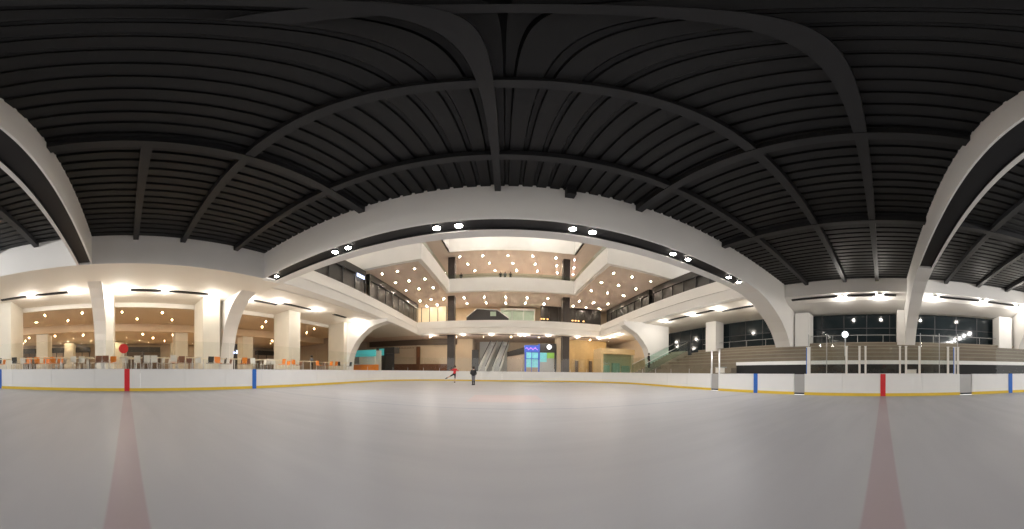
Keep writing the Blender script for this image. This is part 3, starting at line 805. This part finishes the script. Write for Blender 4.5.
# ---------------------------------------------------------------- floodlights
def flood_proto():
    root = empty('flood_light', (0, 0, 0), 'x', 'floodlight')
    MB().cyl(0, 0, .02, .10, .15, 16).build('housing', 'housing', root)
    MB().cyl(0, 0, -.004, .02, .145, 16).build('lens', 'lens', root)
    return root
fp = flood_proto(); fk = family(fp); first_flood = [True]
LW = []
def flood(x, y, z, label, group, power=1.0, col=(1, .93, .84), spot=None):
    if first_flood[0]:
        first_flood[0] = False; r = fp; r.location = (x, y, z); r['label'] = label; r['group'] = group
    else: r = dup(fp, fk, (x, y, z), label, group)
    ld = bpy.data.lights.new('flood_lamp', 'SPOT' if spot else 'POINT'); ld.energy = FLOOD_W * power; ld.color = col
    ld.shadow_soft_size = .15
    if spot: ld.spot_size = math.radians(spot); ld.spot_blend = .35; ld.shadow_soft_size = .1
    lo = bpy.data.objects.new('flood_lamp', ld); COL.objects.link(lo); lo.parent = r; lo.location = (0, 0, -.03 if spot else -.3)
    return r
# left soffit row
left_px = [31, 73.5, 118, 126, 165, 212, 249, 279, 315, 356]
for i, p in enumerate(left_px):
    X = -18.5 if p < 260 else -17.6
    flood(X, y_on(p, X), ZG - .12, 'bright floodlight in the left soffit, %s from the left edge' % ORD[i], 'left soffit floodlights', .62)
right_px = [(651, 17.8), (665, 17.8), (692, 17.8), (718, 17.8), (758, 18.6)]
for i, (p, X) in enumerate(right_px):
    flood(X, y_on(p, X), ZG - .14, 'bright floodlight in the right balcony soffit, %s from the atrium corner' % ORD[i], 'right soffit floodlights', .52)
for i, p in enumerate((842, 880, 935, 983, 1019)):
    flood(20.0, y_on(p, 20.0), 7.92, 'bright floodlight over the bleachers, %s from the curved front arch' % ORD[i], 'bleacher floodlights', .5)
back_px = [431, 463, 491, 520, 524.5, 548, 577, 599]
for i, p in enumerate(back_px):
    flood(x_on(p, 40.8), 40.8, ZG - .14, 'bright light under the far balcony, %s from its left corner' % ORD[i], 'far balcony lights', .6)
for i, (p, Y) in enumerate(((610, 37.5), (619, 33.5), (636, 28))):
    flood(17.9, y_on(p, 17.9), ZG - .14, 'bright light under the right balcony near the corner, %s from the corner' % ORD[i], 'balcony corner lights', .6)
gird = [276, 334, 347, 435, 457, 571, 591, 672, 687, 728, 738]
for i, p in enumerate(gird):
    Y = 9.1
    flood(x_on(p, Y), Y, ZG + .02, 'bright floodlight in the slot of the front girder, %s from its left end' % ORD[i], 'girder floodlights', 1.4, (.97, .97, 1.0), spot=150)

for i in range(11):                 # fill lamps added unseen behind the camera to brighten the front girder
    flood(-12.5 + i*2.5, -13.36, ZG + .3, 'added unseen fill lamp on the rear girder, %s from the food court' % ORD[i], 'added rear girder fill lamps', 1.6, (.99, .97, .95))
for i in range(4):                  # fill lamps added under the atrium roof to brighten the galleries
    for j in range(3):
        flood(-14 + i*10, 14 + j*10, 26.85, 'added atrium fill lamp, %s from left, %s from the girder' % (ORD[i], ORD[j]), 'added atrium fill lamps', 2.1)
# dark track slots between the lights
def slot(name, a, b, w_, label, group):
    a, b = Vector(a), Vector(b)
    o = MB().bar(a, b, w_, .10).build(name, 'dark_slot'); tag(o, label, 'track', group); return o
def sp(p, X): return y_on(p, X)
for i, (pa, pb, X) in enumerate(((2, 27, -18.5), (36, 68, -18.5), (130, 161, -18.5), (169, 208, -18.5), (253, 276, -18.5), (283, 311, -17.8), (333, 345, -17.5), (360, 373, -17.4))):
    slot('light_track', (X, sp(pa, X), ZG - .08), (X, sp(pb, X), ZG - .08), .32, 'black light track slot in the left soffit, %s from the left edge' % ORD[i], 'left track slots')
for i, (pa, pb, X) in enumerate(((639, 650, 17.8), (668, 688, 17.8), (696, 714, 17.8), (722, 755, 18.6))):
    slot('light_track', (X, sp(pa, X), ZG - .08), (X, sp(pb, X), ZG - .08), .32, 'black light track slot in the right soffit, %s from the atrium corner' % ORD[i], 'right track slots')
for i, (pa, pb) in enumerate(((792, 838), (847, 876), (884, 896), (939, 979), (988, 1014))):
    slot('light_track', (20.15, sp(pa, 20.15), 8.02), (20.15, sp(pb, 20.15), 8.02), .42, 'black light track slot over the bleachers, %s from the curved front arch' % ORD[i], 'bleacher track slots')
for i, (pa, pb) in enumerate(((421, 429), (439, 459), (466, 488), (494, 517), (530, 545), (551, 574), (580, 596))):
    slot('light_track', (x_on(pa, 40.8), 40.8, ZG - .08), (x_on(pb, 40.8), 40.8, ZG - .08), .3, 'thin dark track under the far balcony, %s from its left corner' % ORD[i], 'far balcony tracks')

# ---------------------------------------------------------------- small ceiling downlights
def dproto(mat_):
    root = empty('downlight', (0, 0, 0), 'x', 'downlight')
    MB().cyl(0, 0, -.01, .0, .06, 12).build('lens', mat_, root)
    MB().tube([(.072*math.cos(t*PI/6), .072*math.sin(t*PI/6), 0) for t in range(13)], .014, 5, False).build('ring', 'trim_ring', root)
    return root
dps = {}
for mm in ('lens_warm', 'lens_cool'):
    r = dproto(mm); dps[mm] = [r, family(r), True]
def down(mm, loc, label, group):
    d = dps[mm]
    if d[2]: d[2] = False; d[0].location = loc; d[0]['label'] = label; d[0]['group'] = group; return d[0]
    return dup(d[0], d[1], loc, label, group)
wl = []
for i, X in enumerate((-24.5, -28.0)):
    for j in range(12):
        Y = -21 + j*4.1 + (i % 2)*1.7
        down('lens_warm', (X, Y, 7.1), 'warm downlight over the cafe tables, %s row back, %s from near end' % (ORD[i], ORD[j]), 'food court downlights')
for i, X in enumerate((-33.8, -37.5, -41.2, -44.9)):
    for j in range(12):
        Y = -23 + j*4.2 + (i % 2)*1.9
        down('lens_warm', (X, Y, 6.09), 'warm downlight in the low food court ceiling, %s row back, %s from near end' % (ORD[i], ORD[j]), 'low ceiling downlights')
for i, Y in enumerate((28, 32, 36, 42.5, 46.5)):
    for j, X in enumerate((-15.8, -13.6, -11.2)):
        down('lens_cool', (X, Y, 14.79), 'downlight above the left gallery, %s row past girder, %s from outer wall' % (ORD[i], ORD[j]), 'left gallery downlights')
    for j, X in enumerate((13.4, 16.2, 19.2)):
        down('lens_cool', (X, Y, 14.79), 'downlight above the right gallery, %s row past girder, %s from the void' % (ORD[i], ORD[j]), 'right gallery downlights')
for i, Y in enumerate((42.5, 46.5)):
    for j, X in enumerate((-7.5, -3.8, 0, 3.8, 7.5)):
        down('lens_cool', (X, Y, 14.79), 'downlight above the far gallery, %s row from the void, %s from the left' % (ORD[i], ORD[j]), 'far gallery downlights')
for i, Y in enumerate((41, 44.5, 48)):
    for j, X in enumerate((-8, -4, 0.3, 4.5, 8.6, 12)):
        down('lens_cool', (X + i*.9, Y, 22.69), 'downlight in the topmost ceiling, %s row from the void, %s from the left' % (ORD[i], ORD[j]), 'top ceiling downlights')
for i, Y in enumerate((43.5,)):
    for j, X in enumerate((-14, -9, -4, 1, 6, 11, 16, 20)):
        down('lens_warm', (X, Y, ZG - .05), 'small downlight inside under the far balcony, %s from the left' % ORD[j], 'ground floor downlights')

# ---------------------------------------------------------------- food court furniture
def chair_proto(m, cat_name):
    root = empty('cafe_chair', (0, 0, 0), 'x', 'chair')
    MB().box(-.21, .21, -.2, .21, .43, .46).build('seat', m, root, bevel=.015)
    bk = MB()
    vs = []
    for zz, yy in ((.48, .20), (.62, .225), (.76, .25), (.88, .27)):
        for xx in (-.2, -.1, .1, .2): vs.append((xx, yy - .03*abs(xx)/.2, zz))
    fs = [(r*4+c, r*4+c+1, r*4+c+5, r*4+c+4) for r in range(3) for c in range(3)]
    n = len(vs); vs2 = [(a, b + .018, c) for a, b, c in vs]
    bk.add(vs + vs2, fs + [tuple(i + n for i in f)[::-1] for f in fs] +
           [(0,4,4+n,n),(4,8,8+n,4+n),(8,12,12+n,8+n),(3,3+n,7+n,7),(7,7+n,11+n,11),(11,11+n,15+n,15),(12,13,13+n,12+n),(13,14,14+n,13+n),(14,15,15+n,14+n),(0,n,1+n,1),(1,1+n,2+n,2),(2,2+n,3+n,3)])
    bk.build('backrest', m, root)
    for sx in (-1, 1):
        for sy in (-1, 1):
            MB().tube([(sx*.17, sy*.16, .43), (sx*.2, sy*.2, 0)], .013, 6).build('leg', 'alu', root)
        MB().tube([(sx*.17, .17, .44), (sx*.16, .21, .6)], .012, 6).build('back_support', 'alu', root)
    return root
cps = {}
for nm, m_ in (('orange', 'orange_plastic'), ('white', 'white_plastic'), ('brown', 'brown_plastic'), ('black', 'black_plastic')):
    r = chair_proto(m_, nm); cps[nm] = [r, family(r), True]
def table_proto():
    root = empty('cafe_table', (0, 0, 0), 'x', 'table')
    MB().box(-.38, .38, -.38, .38, .74, .78).build('table_top', 'table_cream', root, bevel=.01)
    MB().cyl(0, 0, .03, .74, .035, 10).build('column', 'alu', root)
    MB().cyl(0, 0, 0, .03, .24, 18).build('base', 'alu', root)
    return root
tp = table_proto(); tpk = family(tp); tfirst = [True]
FZ = 1.15
def bay(p):
    if p < 92: return 'left of the near curved pillar'
    if p < 196: return 'around and right of the red marker'
    if p < 254: return 'just left of the blue marker'
    if p < 300: return 'just right of the blue marker'
    return 'between the far broad pillars'
cnt = {}
def chair(p, XY, col, rz):
    key = (col, bay(p)); cnt[key] = cnt.get(key, 0) + 1
    lab = '%s cafe chair, %s of its colour from left, %s' % (col, ORD[cnt[key]-1], bay(p))
    d = cps[col]; loc = (XY[0], XY[1], FZ); grp = '%s chairs in the food court' % col
    if d[2]: d[2] = False; d[0].location = loc; d[0].rotation_euler.z = rz; d[0]['label'] = lab; d[0]['group'] = grp; return
    dup(d[0], d[1], loc, lab, grp, rz)
def table(p, XY):
    key = ('t', bay(p)); cnt[key] = cnt.get(key, 0) + 1
    lab = 'cream topped cafe table, %s from left, %s' % (ORD[cnt[key]-1], bay(p))
    if tfirst[0]: tfirst[0] = False; tp.location = (XY[0], XY[1], FZ); tp['label'] = lab; tp['group'] = 'food court tables'; return
    dup(tp, tpk, (XY[0], XY[1], FZ), lab, 'food court tables')
H2 = PI/2
chairs = [(4, 15.2, 'black', H2), (9.5, 15.2, 'black', -H2), (2, 16.8, 'orange', 0), (14, 16.5, 'white', H2), (20, 16.2, 'white', -H2), (24, 17.3, 'brown', 0),
 (31, 15.4, 'orange', H2), (35, 16.6, 'black', 0), (39, 15.6, 'orange', -H2), (43, 15.4, 'orange', H2), (48, 16.6, 'orange', 0), (52, 16.8, 'white', .4), (56, 15.6, 'orange', -H2), (60, 15.4, 'orange', H2), (63, 16.8, 'brown', 0),
 (68, 15.6, 'white', -H2), (73, 15.5, 'white', H2), (78, 16.9, 'brown', 0.3), (82, 16.3, 'brown', -H2), (86, 15.3, 'white', H2), (90, 15.6, 'white', 0),
 (101, 15.0, 'brown', H2), (105, 15.2, 'brown', -H2), (115, 15.6, 'orange', H2), (119, 15.0, 'white', 0), (127.5, 15.8, 'white', H2), (132, 15.9, 'brown', 0), (140, 15.1, 'white', H2), (145, 16.0, 'white', 0),
 (149, 15.2, 'white', -H2), (154, 15.2, 'white', H2), (158, 16.2, 'brown', 0), (162, 15.6, 'white', .3), (165.5, 15.2, 'white', -H2), (169, 16.6, 'white', 0), (172.5, 15.4, 'orange', H2), (176, 16.4, 'brown', 0), (182, 15.3, 'brown', -H2), (186, 15.2, 'brown', H2), (192, 15.8, 'white', 0),
 (200, 15.2, 'white', H2), (207.5, 15.3, 'black', -H2), (217, 14.9, 'orange', H2), (223, 16.4, 'black', 0), (228, 16.6, 'brown', 0), (235.5, 15.2, 'orange', -H2), (240, 16.4, 'black', 0), (246, 16.6, 'brown', .4), (250, 15.8, 'brown', H2),
 (258, 15.1, 'white', H2), (263, 16.6, 'white', 0), (268, 15.9, 'white', -H2), (274, 15.3, 'white', H2), (280.5, 15.2, 'orange', 0), (287, 16.7, 'orange', .2), (295, 15.2, 'orange', H2), (299, 16.4, 'brown', 0),
 (319, 15.3, 'orange', H2), (323, 16.9, 'brown', 0), (330, 15.6, 'orange', 0), (334, 15.5, 'orange', -H2), (340, 15.2, 'black', H2), (349, 15.4, 'black', -H2)]
tables = [(6.8, 15.2), (17, 16.3), (35, 15.3), (46, 15.3), (58, 15.4), (70.5, 15.6), (84, 15.9), (88.5, 15.0), (103, 15.6), (123, 15.0), (129, 16.8), (143, 15.4), (151.5, 15.1), (160, 15.2), (168, 15.3), (184, 15.6), (190, 14.9), (203, 15.4), (226, 15.2), (231, 15.2), (254, 16.2), (262, 15.2), (271, 15.2), (285, 15.3), (305, 15.2), (309, 15.3), (326, 15.6), (344, 15.3)
          ]
items = [[-c[1], y_on(c[0], -c[1]), 'c'] for c in chairs] + [[-t[1], y_on(t[0], -t[1]), 't'] for t in tables]
for step in range(300):             # nudge furniture apart so nothing overlaps
    for i in range(len(items)):
        for j in range(i + 1, len(items)):
            A, B = items[i], items[j]; dx, dy = B[0] - A[0], B[1] - A[1]
            need = {'cc': .6, 'ct': .74, 'tc': .74, 'tt': 1.1}[A[2] + B[2]]
            d = math.hypot(dx, dy) or .01
            if d < need:
                k_ = (need - d) / d * .5; A[0] -= dx*k_; A[1] -= dy*k_; B[0] += dx*k_; B[1] += dy*k_
    for A in items:
        dx, dy = A[0] + 16.2, A[1] - y_on(123.5, -16.2); d = math.hypot(dx, dy) or .01
        if d < 1.0: A[0] += dx/d*(1.0 - d); A[1] += dy/d*(1.0 - d)
        A[0] = max(-19.1, min(-13.75, A[0]))
for c, it in zip(chairs, items): chair(c[0], it, c[2], c[3])
for t, it in zip(tables, items[len(chairs):]): table(t[0], it)
# red sign on a pole
rs = empty('red_sign', (-16.2, y_on(123.5, -16.2), FZ), 'round red sign on a white pole above the red centre marker on the left', 'sign')
MB().cyl(0, 0, 0, 1.15, .05, 10).build('pole', 'white_plastic', rs)
MB().cyl(0, 0, 0, .04, .25, 18).build('base', 'white_plastic', rs)
MB().tube([(-.06, 0, 1.42), (.06, 0, 1.42)], .32, 24).build('disc', 'sign_red', rs)
MB().box(-.3, .3, -.55, .55, .78, .82).build('shelf', 'white_plastic', rs)

# ---------------------------------------------------------------- people
def person(name, loc, label, joints, bones, bonemat, rz=0, hair='hair_dark', head=None, skates=None, levels=1):
    root = empty(name, loc, label, 'person', rz=rz)
    names_ = list(joints); idx = {n: i for i, n in enumerate(names_)}
    me = bpy.data.meshes.new('body'); me.from_pydata([joints[n][0] for n in names_], [(idx[a], idx[b]) for a, b in bones], [])
    o = bpy.data.objects.new('body', me); COL.objects.link(o)
    sk = o.modifiers.new('skin', 'SKIN'); 
    for i, n in enumerate(names_):
        r = joints[n][1]; me.skin_vertices[0].data[i].radius = (r, r) if not isinstance(r, tuple) else r
    me.skin_vertices[0].data[idx['pelvis']].use_root = True
    ss = o.modifiers.new('sub', 'SUBSURF'); ss.levels = levels + 1; ss.render_levels = levels + 1
    dg = bpy.context.evaluated_depsgraph_get(); m2 = bpy.data.meshes.new_from_object(o.evaluated_get(dg))
    bpy.data.objects.remove(o)
    mats = []
    for b_, mm in bonemat.items():
        if mm not in mats: mats.append(mm)
    m2.materials.clear()
    for mm in mats: m2.materials.append(M[mm])
    segs = [(Vector(joints[a][0]), Vector(joints[b][0]), mats.index(bonemat[(a, b)])) for a, b in bones]
    for pl in m2.polygons:
        c = pl.center; best = None
        for p, q, k_ in segs:
            d = q - p; t = max(0, min(1, (c - p).dot(d) / max(d.length_squared, 1e-9))); dist = (p + d*t - c).length
            if best is None or dist < best[0]: best = (dist, k_)
        pl.material_index = best[1]; pl.use_smooth = True
    body = bpy.data.objects.new('body', m2); COL.objects.link(body); body.parent = root
    h = Vector(joints['head'][0])
    MB().sphere((h.x, h.y + .015, h.z + .045), .115, 14, 10, (.95, 1.05, 1.05)).build('hair', hair, root)
    if skates:
        for jn, d in skates:
            a = Vector(joints[jn][0]); d = Vector(d)
            sk_ = MB().tube([a - d*.1 + Vector((0, 0, -.0)), a + d*.05, a + d*.17 + Vector((0, 0, -.01))], [.055, .052, .035], 10).build('skate', 'black_cloth', root)
            MB().bar(a - d*.12 + Vector((0, 0, -.075)), a + d*.19 + Vector((0, 0, -.075)), .012, .05).build('blade', 'alu', sk_)
    return root
def std_joints(h, arms='down', hands=True):
    k = h / 1.7
    J = {'pelvis': ((0, 0, .95*k), .14*k), 'waist': ((0, .0, 1.08*k), .125*k), 'chest': ((0, .01, 1.30*k), .155*k), 'neckb': ((0, .01, 1.44*k), .07*k), 'neck': ((0, 0, 1.49*k), .05*k),
         'head': ((0, -.02*k, 1.60*k), .095*k), 'top': ((0, -.015*k, 1.67*k), .075*k)}
    for s, n in ((-1, 'l'), (1, 'r')):
        J['hip' + n] = ((s*.09*k, 0, .88*k), .095*k); J['knee' + n] = ((s*.1*k, -.02*k, .50*k), .06*k); J['ankle' + n] = ((s*.1*k, .01*k, .12*k), .042*k)
        J['toe' + n] = ((s*.11*k, -.13*k, .09*k), .032*k)
        J['sh' + n] = ((s*.18*k, .01*k, 1.39*k), .065*k); J['elb' + n] = ((s*.24*k, .03*k, 1.13*k), .045*k); J['wr' + n] = ((s*.25*k, -.05*k, .90*k), .03*k); J['palm' + n] = ((s*.25*k, -.07*k, .83*k), .03*k)
    return J
def finger_joints(J, bones, bm, k):
    for s, n in ((-1, 'l'), (1, 'r')):
        p = Vector(J['palm' + n][0]); wv = Vector(J['wr' + n][0]); d = (p - wv).normalized()
        side = d.cross(Vector((1, 0, 0))).normalized()
        for i in range(4):
            f = p + side*(i - 1.5)*.019*k + d*.05*k; g_ = f + d*(.035 + .008*(1 if i in (1, 2) else 0))*k
            J['f%d%s' % (i, n)] = (tuple(f), .009*k); J['g%d%s' % (i, n)] = (tuple(g_), .008*k)
            bones += [('palm' + n, 'f%d%s' % (i, n)), ('f%d%s' % (i, n), 'g%d%s' % (i, n))]
        t = p + side*.04*k + d*.01*k; J['th' + n] = (tuple(t), .010*k); bones.append(('palm' + n, 'th' + n))
BONES = [('pelvis','waist'),('waist','chest'),('chest','neckb'),('neckb','neck'),('neck','head'),('head','top')]
for n in 'lr': BONES += [('pelvis','hip'+n),('hip'+n,'knee'+n),('knee'+n,'ankle'+n),('ankle'+n,'toe'+n),('chest','sh'+n),('sh'+n,'elb'+n),('elb'+n,'wr'+n),('wr'+n,'palm'+n)]
def make(name, loc, label, h, top, bottom, J=None, rz=0, sleeves=True, skate=False, hair='hair_dark', shoe='black_cloth', knees=None, skd=None):
    J = J or std_joints(h); bones = list(BONES); k = h/1.7
    finger_joints(J, bones, None, k)
    bm_ = {}
    for a, b in bones:
        if a in ('neck', 'head', 'neckb'): m_ = 'skin'
        elif a.startswith('palm') or a.startswith('wr') or a[0] in 'fg' and a[1].isdigit(): m_ = 'skin'
        elif a.startswith('elb') or a.startswith('sh'): m_ = top if sleeves else 'skin'
        elif a.startswith('hip') or (a, b) in (('pelvis', 'hipl'), ('pelvis', 'hipr')): m_ = bottom
        elif a.startswith('knee'): m_ = knees or bottom
        elif a.startswith('ankle'): m_ = shoe
        else: m_ = top
        bm_[(a, b)] = m_
    sk_ = (skd or [('anklel', (0, -1, 0)), ('ankler', (0, -1, 0))]) if skate else None
    return person(name, loc, label, J, bones, bm_, rz, hair, skates=sk_)
# black jacket skater (seen from behind / front, standing)
pX, pY = x_on(473.5, 19.0), 19.0
J = std_joints(1.52); k = 1.52/1.7
for s, n in ((-1, 'l'), (1, 'r')):
    J['sh'+n] = ((s*.2*k, .01, 1.38*k), .085*k); J['elb'+n] = ((s*.25*k, .04, 1.12*k), .07*k); J['wr'+n] = ((s*.15*k, -.2, 1.0*k), .038*k); J['palm'+n] = ((s*.1*k, -.24, 1.0*k), .026*k)
    J['hip'+n] = ((s*.08*k, 0, .82*k), .1*k); J['knee'+n] = ((s*.075*k, 0, .5*k), .075*k); J['ankle'+n] = ((s*.075*k, 0, .15*k), .05*k); J['toe'+n] = ((s*.085*k, -.12, .11*k), .035*k)
J['pelvis'] = ((0, 0, .90*k), .20*k); J['waist'] = ((0, 0, 1.1*k), .18*k); J['chest'] = ((0, 0, 1.28*k), .19*k)
make('person', (pX, pY, 0), 'person in a bulky black jacket standing upright on skates on the far ice', 1.52, 'black_cloth', 'grey_cloth', J, rz=PI - .1, skate=True, knees='black_cloth')
# red skater: one leg stretched back to the left
k = 1.0
J = std_joints(1.68)
J.update({'pelvis': ((0, 0, .93), .13), 'waist': ((.02, 0, 1.07), .115), 'chest': ((.03, 0, 1.28), .14), 'neckb': ((.03, 0, 1.42), .065), 'neck': ((.03, 0, 1.47), .048), 'head': ((.04, -.02, 1.58), .09), 'top': ((.04, -.015, 1.65), .072),
  'hipr': ((.06, 0, .86), .09), 'kneer': ((.06, 0, .5), .058), 'ankler': ((.02, 0, .13), .04), 'toer': ((.05, -.12, .1), .03),
  'hipl': ((-.1, .03, .88), .09), 'kneel': ((-.42, .1, .70), .06), 'anklel': ((-.80, .15, .50), .042), 'toel': ((-.92, .12, .44), .03),
  'shl': ((-.14, 0, 1.38), .06), 'elbl': ((-.32, .12, 1.24), .042), 'wrl': ((-.46, .26, 1.30), .028), 'palml': ((-.51, .31, 1.32), .028),
  'shr': ((.2, 0, 1.38), .06), 'elbr': ((.34, -.08, 1.18), .042), 'wrr': ((.46, -.16, 1.27), .028), 'palmr': ((.52, -.2, 1.3), .028)})
make('person', (x_on(454.5, 22.5), 22.5, 0), 'person in a red top and dark shorts skating with one leg stretched behind', 1.68, 'red_cloth', 'black_cloth', J, rz=0, skate=True, knees='skin', skd=[('ankler', (0, -1, 0)), ('anklel', (-.8, 0, -.5))])
# people on the galleries and by the stairs
make('person', (x_on(460, 39.8), 39.8, 16.94), 'person in dark clothes standing at the top balcony rail by the dark column', 1.75, 'black_cloth', 'grey_cloth', rz=0)
for i, (xx, c1) in enumerate(((499.5, 'black_cloth'), (504, 'grey_cloth'), (509.5, 'black_cloth'))):
    make('person', (x_on(xx, 39.8), 39.8, 16.94), ['person in black at the top balcony rail, leftmost of the three together', 'person in dark grey at the top balcony rail, middle of the three together', 'person in black at the top balcony rail, rightmost of the three together'][i], 1.72, c1, 'black_cloth', rz=0)
make('person', (15.65, 23.0, 1.7), 'person in dark clothes standing at the foot of the glass sided stairs', 1.75, 'black_cloth', 'black_cloth', rz=.5)
make('person', (-15.9, y_on(311.5, -15.9), FZ - .04), 'person in dark clothes standing among the tables between the broad pillars', 1.35, 'grey_cloth', 'black_cloth', rz=-1.6)

for o in list(bpy.data.objects):
    if o.type == 'LIGHT': o.data.use_shadow = True
